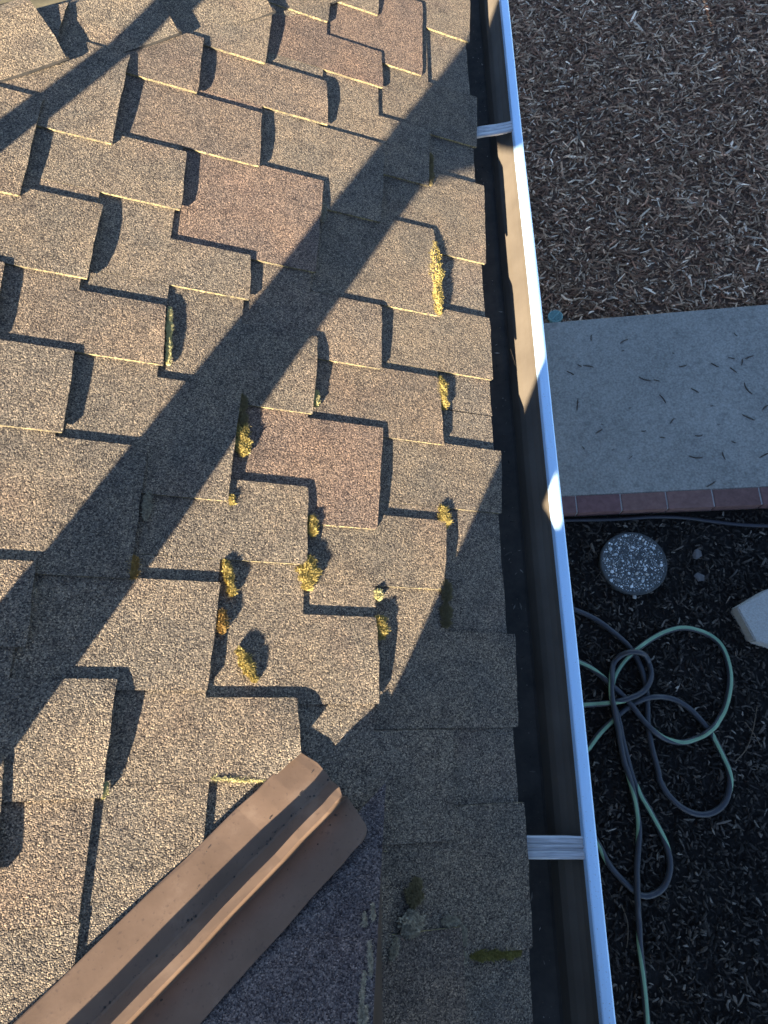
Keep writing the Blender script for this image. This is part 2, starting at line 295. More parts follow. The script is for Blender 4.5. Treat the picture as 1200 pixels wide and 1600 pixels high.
# ---------------------------------------------------------------- setting: ground, path
def rect_ground(name, x0, x1, y0, y1, z, mat, nx=2, ny=2, amp=0.0):
    vs_, fs = [], []
    for j in range(ny+1):
        for i in range(nx+1):
            vs_.append((x0+(x1-x0)*i/nx, y0+(y1-y0)*j/ny, z + (random.uniform(-amp, amp) if amp else 0)))
    for j in range(ny):
        for i in range(nx):
            a = j*(nx+1)+i; fs.append((a, a+1, a+nx+2, a+nx+1))
    return from_py(name, vs_, fs, mat, smooth=amp > 0)
tag(rect_ground('ground', -300, 300, -300, 300, -0.03, M['ground']), kind='structure')
tag(rect_ground('brown_mulch_bed', -0.6, 4.5, 2.0, 7.5, -0.004, M['soil_brown'], 60, 60, .006), kind='structure')
tag(rect_ground('black_mulch_bed', -0.6, 4.5, -4.0, 0.885, -0.004, M['soil_black'], 60, 60, .006), kind='structure')
bm = bmesh.new(); box_bm(bm, (-0.55, 0.979, -0.02), (6, 1.999, 0.06), .004)
path = tag(from_bm('concrete_path', bm, M['concrete']), kind='structure')
bm = bmesh.new(); box_bm(bm, (-0.55, 0.8935, -0.02), (6, 0.9785, 0.056))
from_bm('mortar_bed', bm, M['mortar'], path)
brick_me = None
for i in range(-5, 22):
    x0 = 0.7977 + i*0.2118 + .004
    bm = bmesh.new(); box_bm(bm, (0, 0, -0.06), (0.2055, 0.089, 0), .003)
    for v in bm.verts: v.co += Vector((random.uniform(-.0008, .0008), random.uniform(-.0008, .0008), random.uniform(-.0006, .0006)))
    o = from_bm('brick', bm, M['brick'], path); o.location = (x0, 0.8885, 0.0605 + random.uniform(-.001, .001))
    k = random.uniform(.85, 1.12); o.color = (k, k*random.uniform(.94, 1.05), k*random.uniform(.95, 1.1), 1)

# ---------------------------------------------------------------- setting: mulch (uncountable chips, one object for each bed)
def chip_bed(name, n, x0, x1, y0, y1, lmin, lmax, wmin, wmax, cols, layers, label):
    L = RNG.gamma(1.5, 1, n); L = lmin + (lmax-lmin)*np.clip(L/6, 0, 1)
    Wd = RNG.uniform(wmin, wmax, n)*(.6+.4*L/lmax); H = RNG.uniform(.0015, .005, n)
    px = RNG.uniform(x0, x1, n); py = RNG.uniform(y0, y1, n); pz = RNG.uniform(0, layers, n)
    yaw = RNG.uniform(0, 2*np.pi, n); pit = RNG.normal(0, .22, n); rol = RNG.normal(0, .35, n); bend = RNG.normal(0, .12, n)
    # six-sided splinter: 2 pointed ends + 3-point cross sections (8 top/bottom points)
    base = np.array([[-.5, -.28, 0], [-.5, .22, 0], [0, -.5, .0], [0, .5, 0], [.5, -.2, 0], [.5, .3, 0],
                     [-.46, 0, 1], [0, -.18, 1.2], [0, .22, 1.1], [.45, .05, 1]])
    tris = np.array([[0, 2, 7], [0, 7, 6], [2, 4, 9], [2, 9, 7], [1, 6, 8], [1, 8, 3], [3, 8, 9], [3, 9, 5], [6, 7, 8], [7, 9, 8], [0, 6, 1], [4, 5, 9]])
    v = base[None]*np.stack([L, Wd, H], 1)[:, None, :] + RNG.normal(0, 1, (n, 10, 3))*np.array([.0022, .0012, .0006])
    v[:, :, 1] += (v[:, :, 0]**2)*(bend/np.maximum(L, .01))[:, None]*2.5
    cy_, sy_ = np.cos(yaw), np.sin(yaw); cp, sp = np.cos(pit), np.sin(pit); cr, sr = np.cos(rol), np.sin(rol)
    x, y, z = v[..., 0], v[..., 1], v[..., 2]
    y, z = y*cr[:, None]-z*sr[:, None], y*sr[:, None]+z*cr[:, None]
    x, z = x*cp[:, None]-z*sp[:, None], x*sp[:, None]+z*cp[:, None]
    x, y = x*cy_[:, None]-y*sy_[:, None], x*sy_[:, None]+y*cy_[:, None]
    vv = np.stack([x+px[:, None], y+py[:, None], z+pz[:, None]+.002], -1).reshape(-1, 3)
    ff = (tris[None] + (np.arange(n)*10)[:, None, None]).reshape(-1, 3)
    me = bpy.data.meshes.new(name); me.vertices.add(len(vv)); me.vertices.foreach_set('co', vv.ravel())
    me.loops.add(ff.size); me.loops.foreach_set('vertex_index', ff.ravel().astype(np.int32))
    me.polygons.add(len(ff)); me.polygons.foreach_set('loop_start', np.arange(0, ff.size, 3, dtype=np.int32))
    me.update(calc_edges=True)
    ca = me.color_attributes.new('Col', 'FLOAT_COLOR', 'POINT')
    cols = np.array(cols); pick = cols[RNG.choice(len(cols), n, p=(lambda w: w/w.sum())(np.linspace(1, .35, len(cols))))]
    pick = pick*np.exp(RNG.normal(-.05, .42, (n, 1))); c = np.repeat(np.concatenate([pick, np.ones((n, 1))], 1), 10, 0)
    ca.data.foreach_set('color', c.astype(np.float32).ravel())
    return tag(link(name, me, M['chips']), label, kind='stuff')
BROWN = [(.25, .14, .082), (.16, .085, .052), (.33, .195, .115), (.45, .29, .175), (.24, .12, .07), (.58, .40, .255), (.7, .53, .37)]
BLACK = [(.022, .019, .016), (.015, .013, .011), (.034, .029, .024), (.05, .042, .034), (.07, .058, .046), (.14, .12, .095)]
chip_bed('brown_bark_mulch', 72000, -.1, 3.4, 2.0, 6.2, .008, .13, .0035, .016, BROWN, .014, 'brown shredded bark mulch spread beyond the concrete path')
chip_bed('black_bark_mulch', 36000, -.1, 2.4, -2.0, .872, .01, .06, .005, .015, BLACK, .009, 'black bark mulch around the hose and round stepping stone')

# ---------------------------------------------------------------- the house
house = tag(empty('house', (0, 0, 0)), 'house with brown shingled roof, metal valley and eave gutter', 'house')
U0, E = 0.6086, 0.1392
NB, TL, TK = 0.008, 0.0048, 0.0043
HIP = (-.381, 1.41, .8953)                                    # hip line on the main roof
P0 = Vector((-0.1975, -0.1414, 1.8307)); GP = 0.512           # foot of the valley, pitch of the gable roof
def zmain(X): return O.z - (X-O.x)*math.tan(TH)
def hip_side(u, v): return (v-HIP[1]) - (u-HIP[0])*HIP[2]     # < 0 on the main roof
def lateral(u, v): return ((O.x+u*CT-P0.x) - (v-P0.y))/math.sqrt(2)

roof = empty('roof', (0, 0, 0), house)
def deck_mesh():
    vs_ = [P(-4.2, -6, -.018), P(U0-.012, -6, -.018), P(U0-.012, HIP[1]+(U0-HIP[0])*HIP[2]-.01, -.018), P(-4.2, HIP[1]+(-4.2-HIP[0])*HIP[2]-.01, -.018)]
    return vs_, [(0, 1, 2, 3)]
from_py('roof_deck', *deck_mesh(), M['deck'], roof)
hc = P(HIP[0], HIP[1], -.016)                                 # plane beyond the hip falls towards +Y
far = [hc + Vector((t, t, -t*math.tan(TH))) for t in (-3.4, .9)]
far += [Vector((-6, hc.y+.9, far[1].z)), Vector((-6, hc.y-3.4, far[0].z))]
from_py('side_roof_slope', far, [(0, 1, 2, 3)], M['shingle'], roof)

def clip_half(bm, co, no):
    g = bm.verts[:] + bm.edges[:] + bm.faces[:]
    bmesh.ops.bisect_plane(bm, geom=g, dist=1e-6, plane_co=co, plane_no=no, clear_outer=True)
def cut(bm, co, no):
    g = bm.verts[:] + bm.edges[:] + bm.faces[:]
    bmesh.ops.bisect_plane(bm, geom=g, dist=1e-6, plane_co=co, plane_no=no)
def shingle(k, ut, vt, ub, vb, vprev, root, color, lift, hump, tab=True):
    """one shingle: a tab whose butt shows, and the body above it seen through the notch beside the tab"""
    BK = (ut+ub)/2; head = BK - 2.2*E
    ch = [random.uniform(.001, .0045) for _ in range(2)]
    rj = random.uniform(-.004, .004)
    poly = [(head, vprev-.0008), (root+rj, vprev-.0008), (root, vt), (ut-ch[0]*.6, vt), (ut, vt-ch[0]*random.uniform(.7, 1.6)), (ub, vb+ch[1]*.6), (ub-ch[1]*.6, vb), (head, vb)]
    if not tab: poly = [(head, vt), (root+rj, vt), (root, vb), (head, vb)]
    bm = bmesh.new()
    bm.faces.new([bm.verts.new((a, b, 0)) for a, b in poly])
    clip_half(bm, (HIP[0], HIP[1]-.012, 0), Vector((-HIP[2], 1, 0)))
    if k >= 3:                                                # trimmed along the metal valley
        nn = Vector((CT, -1, 0)); q = -.1005*math.sqrt(2)
        # lateral(u,v) < q  ->  CT*u - v < q*... ; point on line at u=0
        clip_half(bm, (0, (O.x-P0.x)+P0.y + .1005*math.sqrt(2) + random.uniform(-.002, .002), 0), nn)
    if not bm.faces: bm.free(); return
    for s in (.008, .022, .045, .08, E): cut(bm, (BK-s, 0, 0), Vector((1, 0, 0)))
    nv = max(2, int((vt-vb)/.024))
    for i in range(1, nv): cut(bm, (0, vb+(vt-vb)*i/nv, 0), Vector((0, 1, 0)))
    def top(u, v):
        s = BK-u; x = (v-vb)/(vt-vb)
        f = 0
        if 0 <= x <= 1: f = math.sin(math.pi*min(1, max(0, x**hump)))**.8
        elif s < E*.9: f = 0
        return NB - TL*max(s, -.01)/E + lift*f*math.exp(-max(s, 0)/.03)
    bm.verts.ensure_lookup_table(); bm.verts.index_update()
    tv, bv = [], []
    for w in bm.verts:
        u, v = w.co.x, w.co.y
        if any(len(e.link_faces) == 1 for e in w.link_edges) and u > BK-.03:
            u += random.uniform(-.0012, .0012)
        n_ = top(w.co.x, w.co.y)
        tv.append(P(u, v, n_)); bv.append(P(u-.0008, v, n_-TK))
    nvt = len(tv); fs = [[x.index for x in f.verts] for f in bm.faces]; mi = [0]*len(fs)
    for e in bm.edges:
        if len(e.link_faces) == 1:
            a, b = e.verts[0].index, e.verts[1].index
            fs.append([a, b, b+nvt, a+nvt]); mi.append(1)
    bm.free()
    o = from_py('shingle', tv+bv, fs, [M['shingle'], M['edge']], roof)
    o.data.polygons.foreach_set('material_index', mi)
    bmm = bmesh.new(); bmm.from_mesh(o.data); bmesh.ops.recalc_face_normals(bmm, faces=bmm.faces)
    # make tops face off the roof
    t0 = max(bmm.faces, key=lambda f: f.calc_area())
    if t0.normal.dot(N) < 0: bmesh.ops.reverse_faces(bmm, faces=bmm.faces)
    bmm.to_mesh(o.data); bmm.free()
    o.color = (*color, 1)
    return o

courses = {}
for k, a, b, c_, d in TEETH: courses.setdefault(k, []).append((a, b, c_, d))
for k in range(0, 15):
    l = courses.setdefault(k, [])
    bk = U0 - k*E
    hi = max([t[1] for t in l], default=.2); lo = min([t[3] for t in l], default=.35)
    hv = HIP[1] + (bk-HIP[0])*HIP[2] + .1
    rs = random.Random(100+k)
    v = hi + rs.uniform(.13, .19)
    while v < hv:
        L_ = rs.uniform(.13, .22); l.append((bk+.003, v+L_, bk-.003, v)); v += L_ + rs.uniform(.12, .2)
    v = lo - rs.uniform(.14, .2)
    while k not in (3, 4, 5) and v > (-1.5 if k < 3 else -1.0 - .12*(k-3)):
        L_ = rs.uniform(.13, .22); l.append((bk+.003, v, bk-.003, v-L_)); v -= L_ + rs.uniform(.12, .2)
    l.sort(key=lambda t: -t[1])
RED = {(6, .4): 1}
def tone(k, v):
    r = random.Random(int(k*1000+v*77))
    b_ = r.uniform(.93, 1.06)
    q = r.random()
    if (k, round(v, 2)) in REDV: return (b_*1.06, b_*.925, b_*.91)
    if q < .1: return (b_*1.04, b_*.97, b_*.95)
    if q < .22: return (b_*1.04, b_*.985, b_*.95)
    if q > .93: return (b_*.97, b_*1.0, b_*1.02)
    return (b_*1.02, b_, b_*.97)
REDV = set()
for k, a, b, c_, d in TEETH:
    for (kk, vv) in ((6, .82), (1, 1.87), (3, 1.11), (2, .53), (6, 1.25), (5, .5), (2, 1.55)):
        if kk == k and abs(b-vv) < .07: REDV.add((k, round(b, 2)))
LIFT = {}
for k in sorted(courses):
    l = courses[k]
    for i, (ut, vt, ub, vb) in enumerate(l):
        last = i+1 == len(l); vp = l[i-1][3] if i else vt+.2
        r = random.Random(k*991+i*37)
        root = U0-(k+1)*E + r.uniform(-.016, .003)
        lift = max(0.0, r.gauss(.0035, .0022))
        if k == 0: lift = .001
        if k == 3 and abs(ub-ut) < .05 and vt < 0.02 and vt > -.1: lift = .011
        shingle(k, ut, vt, ub, vb, vp, root, tone(k, vt), lift, r.choice([.75, 1, 1, 1.35]))
        if last:                                              # plain body on past the last tab, under the valley metal
            rt = U0-(k+1)*E + (-.008 if k > 3 else .004)
            for q in range(4 if k in (3, 4, 5) else 1):
                shingle(k, U0-k*E, vb-.3*q-.0008, U0-k*E, vb-.3*(q+1), vb-.3*q, rt, tone(k, vb-.3*q), 0, 1, tab=False)
# starter strip along the eave, seen in the notches between the lowest tabs
v = -3.0; 
while v < 2.4:
    L_ = .9
    bm = bmesh.new(); sv = []
    us = U0-.0145
    vs_, fs = [], []
    m_ = 30
    for i in range(m_+1):
        w = v+.001 + (L_-.002)*i/m_; j = random.uniform(-.0015, .0015)
        vs_ += [P(us-.3, w, NB-TL-.0135), P(us+j, w, NB-TL-.0007), P(us+j, w, NB-TL-.0055)]
    for i in range(m_):
        a = i*3; fs += [(a, a+1, a+4, a+3), (a+1, a+2, a+5, a+4)]
    bm.free()
    o = from_py('starter_shingle', vs_, fs, M['shingle'], roof); v += L_
# drip edge under the shingles
sweep('drip_edge', [0]*3, [[P(U0-.2, y, -.0165), P(U0-.022, y, -.0165), P(U0-.021, y, -.045)] for y in (-6, 2.36)], M['trim'], roof)

# hip caps: folded shingles along the hip, butts facing down the hip
hipd = Vector((CT*.745, .667, -ST*.745)).normalized()
dm = (U*.667 - V*.745).normalized(); do_ = Vector((dm.y, dm.x, dm.z))
h0 = P(HIP[0], HIP[1], 0)
def hip_cap(t_butt, col):
    tv, fs, mi = [], [], []
    ws = [(-.15, do_), (-.1, do_), (-.05, do_), (-.012, do_), (.012, dm), (.05, dm), (.1, dm), (.15, dm)]
    sts = [0, .012, .04, .1, .18, .26, .36, .44]
    for bot in (0, 1):
        for s in sts:
            for i, (w, d) in enumerate(ws):
                up = .012 + .014*math.exp(-s/.16) - .012*s/.3 - abs(w)*.04
                sk = .018*(abs(w)/.15)**2 if s == 0 else 0
                jig = random.uniform(-.0012, .0012) if s == 0 or abs(w) > .14 else 0
                q = h0 + hipd*(t_butt - s - sk + jig) + d*abs(w) + Vector((0, 0, up - bot*.0048))
                tv.append(q)
    nw = len(ws); ns = len(sts); off = nw*ns
    for a in range(ns-1):
        for i in range(nw-1):
            fs.append((a*nw+i, a*nw+i+1, (a+1)*nw+i+1, (a+1)*nw+i)); mi.append(0)
    for i in range(nw-1): fs.append((i, i+off, i+1+off, i+1)); mi.append(1)
    for a in range(ns-1):
        for i in (0, nw-1): fs.append((a*nw+i, (a+1)*nw+i, (a+1)*nw+i+off, a*nw+i+off)); mi.append(1)
    o = from_py('hip_cap', tv, fs, [M['shingle'], M['deck']], roof); o.data.polygons.foreach_set('material_index', mi)  # edges in dark felt colour, standing in for the shadowed gap beneath
    b2 = bmesh.new(); b2.from_mesh(o.data); bmesh.ops.recalc_face_normals(b2, faces=b2.faces)
    if max(b2.faces, key=lambda f: f.calc_area()).normal.z < 0: bmesh.ops.reverse_faces(b2, faces=b2.faces)
    b2.to_mesh(o.data); b2.free()
    o.color = (*col, 1)
TC = -.055                                                   # butt of the cap at the left edge of the view
for i in range(-8, 5):
    k_ = random.uniform(.95, 1.08); hip_cap(TC + i*.268, (k_*1.02, k_, k_*.95))

# gable roof that meets the main roof in the metal valley
gable = empty('gable_roof', P0, house)
def zg(Y, dn=0.0): return P0.z - (Y-P0.y)*GP + dn
RAKE = -0.14; RIDGE = -1.45
def gpt(x, y, dn=0.0): return Vector((x, y, zg(y, dn))) - P0
vrow = -.02; row = 0
GS = .165
y1 = .35
while y1 > RIDGE:
    y0 = max(y1-GS, RIDGE)
    x = RAKE + .004
    first = True
    while x > -2.6:
        w_ = random.uniform(.5, .9) if not first else random.uniform(.55, .8)
        bm = bmesh.new()
        pl = [(x, y1), (x, y0-.02), (x-w_+.0008, y0-.02), (x-w_+.0008, y1)]
        bm.faces.new([bm.verts.new((a, b, 0)) for a, b in pl])
        nn = Vector((-1, 1, 0))                               # keep lateral > .03
        clip_half(bm, (P0.x+.03*math.sqrt(2), P0.y, 0), nn)
        if bm.faces:
            for s in (.006, .03, .08): cut(bm, (0, y1-s, 0), Vector((0, 1, 0)))
            for q in range(1, 8): cut(bm, (x-w_*q/8, 0, 0), Vector((1, 0, 0)))
            bm.verts.index_update(); tv, bv = [], []
            for v_ in bm.verts:
                s = (y1-v_.co.y); dn = -.0005 - .0022*s/GS
                tv.append(gpt(v_.co.x, v_.co.y + (random.uniform(-.001, .001) if s < .004 else 0), dn)); bv.append(gpt(v_.co.x, v_.co.y, dn-.0035))
            fs = [[q.index for q in f.verts] for f in bm.faces]; nn_ = len(tv)
            fs += [[e.verts[0].index, e.verts[1].index, e.verts[1].index+nn_, e.verts[0].index+nn_] for e in bm.edges if len(e.link_faces) == 1]
            o = from_py('shingle', tv+bv, fs, M['shingle2'], gable)
            b2 = bmesh.new(); b2.from_mesh(o.data); bmesh.ops.recalc_face_normals(b2, faces=b2.faces)
            if max(b2.faces, key=lambda f: f.calc_area()).normal.z < 0: bmesh.ops.reverse_faces(b2, faces=b2.faces)
            b2.to_mesh(o.data); b2.free()
            k_ = random.uniform(.94, 1.06); o.color = (k_, k_, k_, 1)
        bm.free(); x -= w_; first = False
    y1 -= GS
gy = P0.y - (P0.x-RAKE)*-1
# underside, far slope and gable end wall
tri = [Vector((RAKE, -.2, zg(-.2, -.02))), Vector((RAKE, RIDGE, zg(RIDGE, -.02))), Vector((RAKE, 2*RIDGE+.2, zg(-.2, -.02)))]
bl = [Vector((RAKE-.004, y, zmain(RAKE)-.03)) for y in (-.14, 2*RIDGE+.14)]
from_py('gable_end_wall', [bl[0]-P0, bl[1]-P0, Vector((RAKE-.004, RIDGE, zg(RIDGE, -.012)))-P0], [(0, 1, 2)], M['trim'], gable)
from_py('far_slope', [gpt(RAKE, RIDGE, -.003), gpt(-3.2, RIDGE, -.003), Vector((-3.2, 2*RIDGE+.1, zg(-.1)))-P0, Vector((RAKE, 2*RIDGE+.1, zg(-.1)))-P0], [(0, 1, 2, 3)], M['shingle2'], gable)
from_py('roof_deck', [gpt(RAKE-.003, -.16, -.011), gpt(RAKE-.003, RIDGE, -.011), gpt(-2.9, RIDGE, -.011), gpt(P0.x-1.27, P0.y-1.3, -.011)], [(0, 1, 2, 3)], M['deck'], gable)

# metal valley with a raised rib
prof = [(-.103, -.003, .0012), (-.1015, -.0025, .0018), (-.098, -.002, .002), (-.068, .005, .003), (-.046, .004, .003), (-.037, .002, .0035), (-.0335, .002, .006), (-.019, .008, .0285), (-.0172, .0085, .0315),
        (-.0045, .003, .0315), (-.0028, .002, .0285), (.0005, .001, .006), (.003, .001, .004), (.03, .0005, .0035), (.0515, -.0005, .0035), (.0575, -.0035, .0035), (.0615, -.0095, .0035), (.063, -.019, .0035)]
def vpt(w, t, h):
    x = P0.x + (t+w)/math.sqrt(2); y = P0.y + (t-w)/math.sqrt(2)
    zm, zd = zmain(x), zg(y)
    return Vector((x, y, max(zm, zd) + h + (.0028 + .0042*min(1, max(0, (t+.13)/.07)))))
sts = []
for i in range(26):
    a = i/25
    back = -2.0*(1-a)**2
    row_ = []
    for w, t, h in prof:
        tt = t*a**6 + back + (random.uniform(-.0004, .0004))
        row_.append(vpt(w + .0008*math.sin(i*2.1+w*30), tt, h + random.uniform(-.0004, .0004)*(1 if abs(w+.01) < .02 else .6)))
    sts.append(row_)
vf = sweep('valley_flashing', prof, sts, M['brown'], house, smooth=False)
md = vf.modifiers.new('thickness', 'SOLIDIFY'); md.thickness = .0012; md.offset = -1

dv_, df_ = [], []
for _ in range(170):                                          # dirt caught along the foot of the rib
    t_ = -random.random()**1.2*.75; w_ = -.0375 + random.gauss(0, .0025) if random.random() < .6 else random.choice([.006+abs(random.gauss(0, .004)), -.037+random.gauss(0, .004), random.uniform(-.095, .03)])
    s_ = random.choice([.0006, .0008, .0012, .0018]); c0 = vpt(w_, t_, .0037); i0 = len(dv_)
    for q in range(5):
        dv_.append(c0 + Vector((s_*random.uniform(.6, 1.6)*math.cos(q*1.257), s_*random.uniform(.6, 1.6)*math.sin(q*1.257), .0002)))
    dv_.append(c0 + Vector((0, 0, s_*.8))); df_ += [(i0+q, i0+(q+1) % 5, i0+5) for q in range(5)]
vd = from_py('valley_dirt', dv_, df_, M['deck'], vf); vd['kind'] = 'stuff'

# fascia, soffit, walls
bm = bmesh.new(); box_bm(bm, (.045, -6, 1.43), (.066, 2.3, 1.655)); from_bm('fascia', bm, M['trim'], house)
bm = bmesh.new(); box_bm(bm, (-.32, -6, 1.43), (.044, 2.3, 1.445)); from_bm('soffit', bm, M['siding'], house)
wall = None
bm = bmesh.new(); box_bm(bm, (-6, -6, -.03), (-.34, 2.02, 1.44)); wall = from_bm('wall', bm, M['siding'], house)

# gutter along the eave
ZL = 1.6684
gp = [(.068, .004), (.068, -.045), (.068, -.083), (.074, -.0855), (.105, -.0858), (.139, -.085), (.144, -.081), (.149, -.070), (.156, -.055), (.166, -.044), (.178, -.034), (.188, -.022), (.194, -.010), (.1965, -.003), (.198, .0),
      (.2005, .0012), (.2085, .0014), (.2165, .0010), (.2188, -.0005), (.2192, -.011), (.2185, -.0125), (.2155, -.013), (.2145, -.022), (.210, -.030), (.198, -.040), (.184, -.050), (.173, -.062), (.166, -.078), (.158, -.0885), (.150, -.0895), (.068, -.0895)]
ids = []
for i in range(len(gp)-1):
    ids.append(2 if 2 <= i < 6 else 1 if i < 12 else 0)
ys = [-6+.12*i for i in range(71)]
sts = []
for y in ys:
    wob = .0012*math.sin(y*2.3) + .0007*math.sin(y*7+1)
    sts.append([Vector((x + (wob if x > .15 else 0), y, ZL+z + .0006*math.sin(y*5+x*20))) for x, z in gp])
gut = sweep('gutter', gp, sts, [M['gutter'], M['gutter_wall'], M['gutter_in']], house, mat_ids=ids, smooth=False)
gv, gf, gc = [], [], []
for _ in range(420):                                          # granules and grit washed into the trough
    x, y, s_ = random.uniform(.072, .138), random.uniform(-1.2, 2.3), random.choice([.0006, .0008, .001, .0015, .0022])
    if random.random() < .5: x = .138 - abs(random.gauss(0, .02)); x = max(.072, x)
    k_ = random.choice([.04, .08, .12, .2, .32]); i0 = len(gv); z_ = ZL-.0854
    el = random.choice([1, 1, 1, 1, 4]); an = random.uniform(0, 3.1); ca, sa = math.cos(an), math.sin(an)
    for ox, oy in ((1, 0), (0, 1), (-1, 0), (0, -1)):
        px_, py_ = ox*s_*el, oy*s_; gv.append((x+px_*ca-py_*sa, y+px_*sa+py_*ca, z_))
    gv.append((x, y, z_+s_*1.2)); gf += [(i0+q, i0+(q+1) % 4, i0+4) for q in range(4)]; gc += [(k_, k_*.9, k_*.75, 1)]*5
grit = from_py('gutter_grit', gv, gf, M['pebbles'], gut); grit['kind'] = 'stuff'
grit.data.color_attributes.new('Col', 'FLOAT_COLOR', 'POINT').data.foreach_set('color', np.array(gc, np.float32).ravel())
def strap(y, skew, label=None):
    w = .0175
    pr = [(-w, -.004), (-w, 0), (-w+.003, .0012), (-.007, .0008), (-.005, -.0018), (-.001, -.0018), (.001, .0008), (.0045, .001), (.0055, -.0006), (.0075, -.0006), (.0085, .001), (w-.002, .0012), (w, 0), (w, -.004)]
    st = []
    for i in range(9):
        x = .074 + (.1995-.074)*i/8
        z = ZL - .006 + .0016*math.sin(i*.8) - (.003 if i == 0 else 0)
        st.append([Vector((x, y + skew*(x-.1) + a*(1 if i < 7 else .97), z + b)) for a, b in pr])
    o = sweep('gutter_strap', pr, st, M['alu'], gut)
    m = o.modifiers.new('thickness', 'SOLIDIFY'); m.thickness = .0012
    return o
strap(1.478, .10); strap(-.243, .012); strap(3.2, .02); strap(-1.95, .01)

# pipes and added shade casters on the roof towards the sun, outside the view; their shadows fall into it
def lathe(name, prof_, base, mat, parent, seg=28):
    vs_, fs = [], []
    for r_, z_ in prof_:
        for i in range(seg): vs_.append((base.x+r_*math.cos(2*math.pi*i/seg), base.y+r_*math.sin(2*math.pi*i/seg), base.z+z_))
    for a in range(len(prof_)-1):
        for i in range(seg):
            j = (i+1) % seg; fs.append((a*seg+i, a*seg+j, (a+1)*seg+j, (a+1)*seg+i))
    fs.append(tuple(range(seg))[::-1]); fs.append(tuple(range((len(prof_)-1)*seg, len(prof_)*seg)))
    return from_py(name, vs_, fs, mat, parent, True)
FLUE, FLR, FLH, FLC, FLO = (-.395, -.27, 0), .064, .425, .16, .095
VENT, VR, VH = (-.72, .43, 0), .024, .55
PIPE3, P3R, P3H = (-.356, -.62), .06, .75
SHADE_BOX = (-.34, -.16, -.98, -.56, .07)
SHADE_PANEL = [(.3, 1.578), (-1.0, 2.9665), (-1.0, 3.1), (.3, 3.1)]
# flue with a wide rain cap: the diagonal band and the broad shadow at the eave
fb = P(*FLUE)
lathe('flue_pipe', [(FLR+.02, -.04), (FLR+.018, .01), (FLR, .02), (FLR, FLH+.06)], fb, M['pipe'], house)
lathe('flue_cowl', [(.03, FLH), (FLC*.8, FLH+.002), (FLC, FLH+.03), (FLC, FLH+.2), (FLC-.03, FLH+.23), (.03, FLH+.25)], fb + Vector((.907, -.42, 0))*FLO, M['pipe'], house)
vb_ = P(*VENT)
lathe('vent_pipe', [(.07, -.02), (.06, .012), (VR, .02), (VR, VH)], vb_, M['pipe'], house)
# taller pipe and low box, added unseen to cast the big shadow at lower right
b3 = Vector((PIPE3[0], PIPE3[1], zg(PIPE3[1])))
lathe('added_shadow_pipe', [(P3R+.003, -.05), (P3R+.003, .012), (P3R, .03), (P3R, P3H)], b3, M['pipe'], house)
bm = bmesh.new()
x0, x1, y0, y1, hh = SHADE_BOX
vs8 = [bm.verts.new((x, y, zg(y, dn))) for (x, y, dn) in ((x0, y0, -.01), (x1, y0, -.01), (x1, y1, -.01), (x0, y1, -.01), (x0+.01, y0+.01, hh), (x1-.01, y0+.01, hh), (x1-.01, y1-.01, hh), (x0+.01, y1-.01, hh))]
for f in ((0, 1, 2, 3), (4, 5, 6, 7), (0, 1, 5, 4), (1, 2, 6, 5), (2, 3, 7, 6), (3, 0, 4, 7)): bm.faces.new([vs8[i] for i in f])
from_bm('added_shade_box', bm, M['trim'], house)

bm = bmesh.new()                                             # unseen panel added to keep stray sun off the mulch
pl = [bm.verts.new((x, -.63, z)) for x, z in SHADE_PANEL]
f = bm.faces.new(pl); ex = bmesh.ops.extrude_face_region(bm, geom=[f])
bmesh.ops.translate(bm, vec=(0, .012, 0), verts=[g for g in ex['geom'] if isinstance(g, bmesh.types.BMVert)])
from_bm('added_shade_panel', bm, M['pipe'], house)

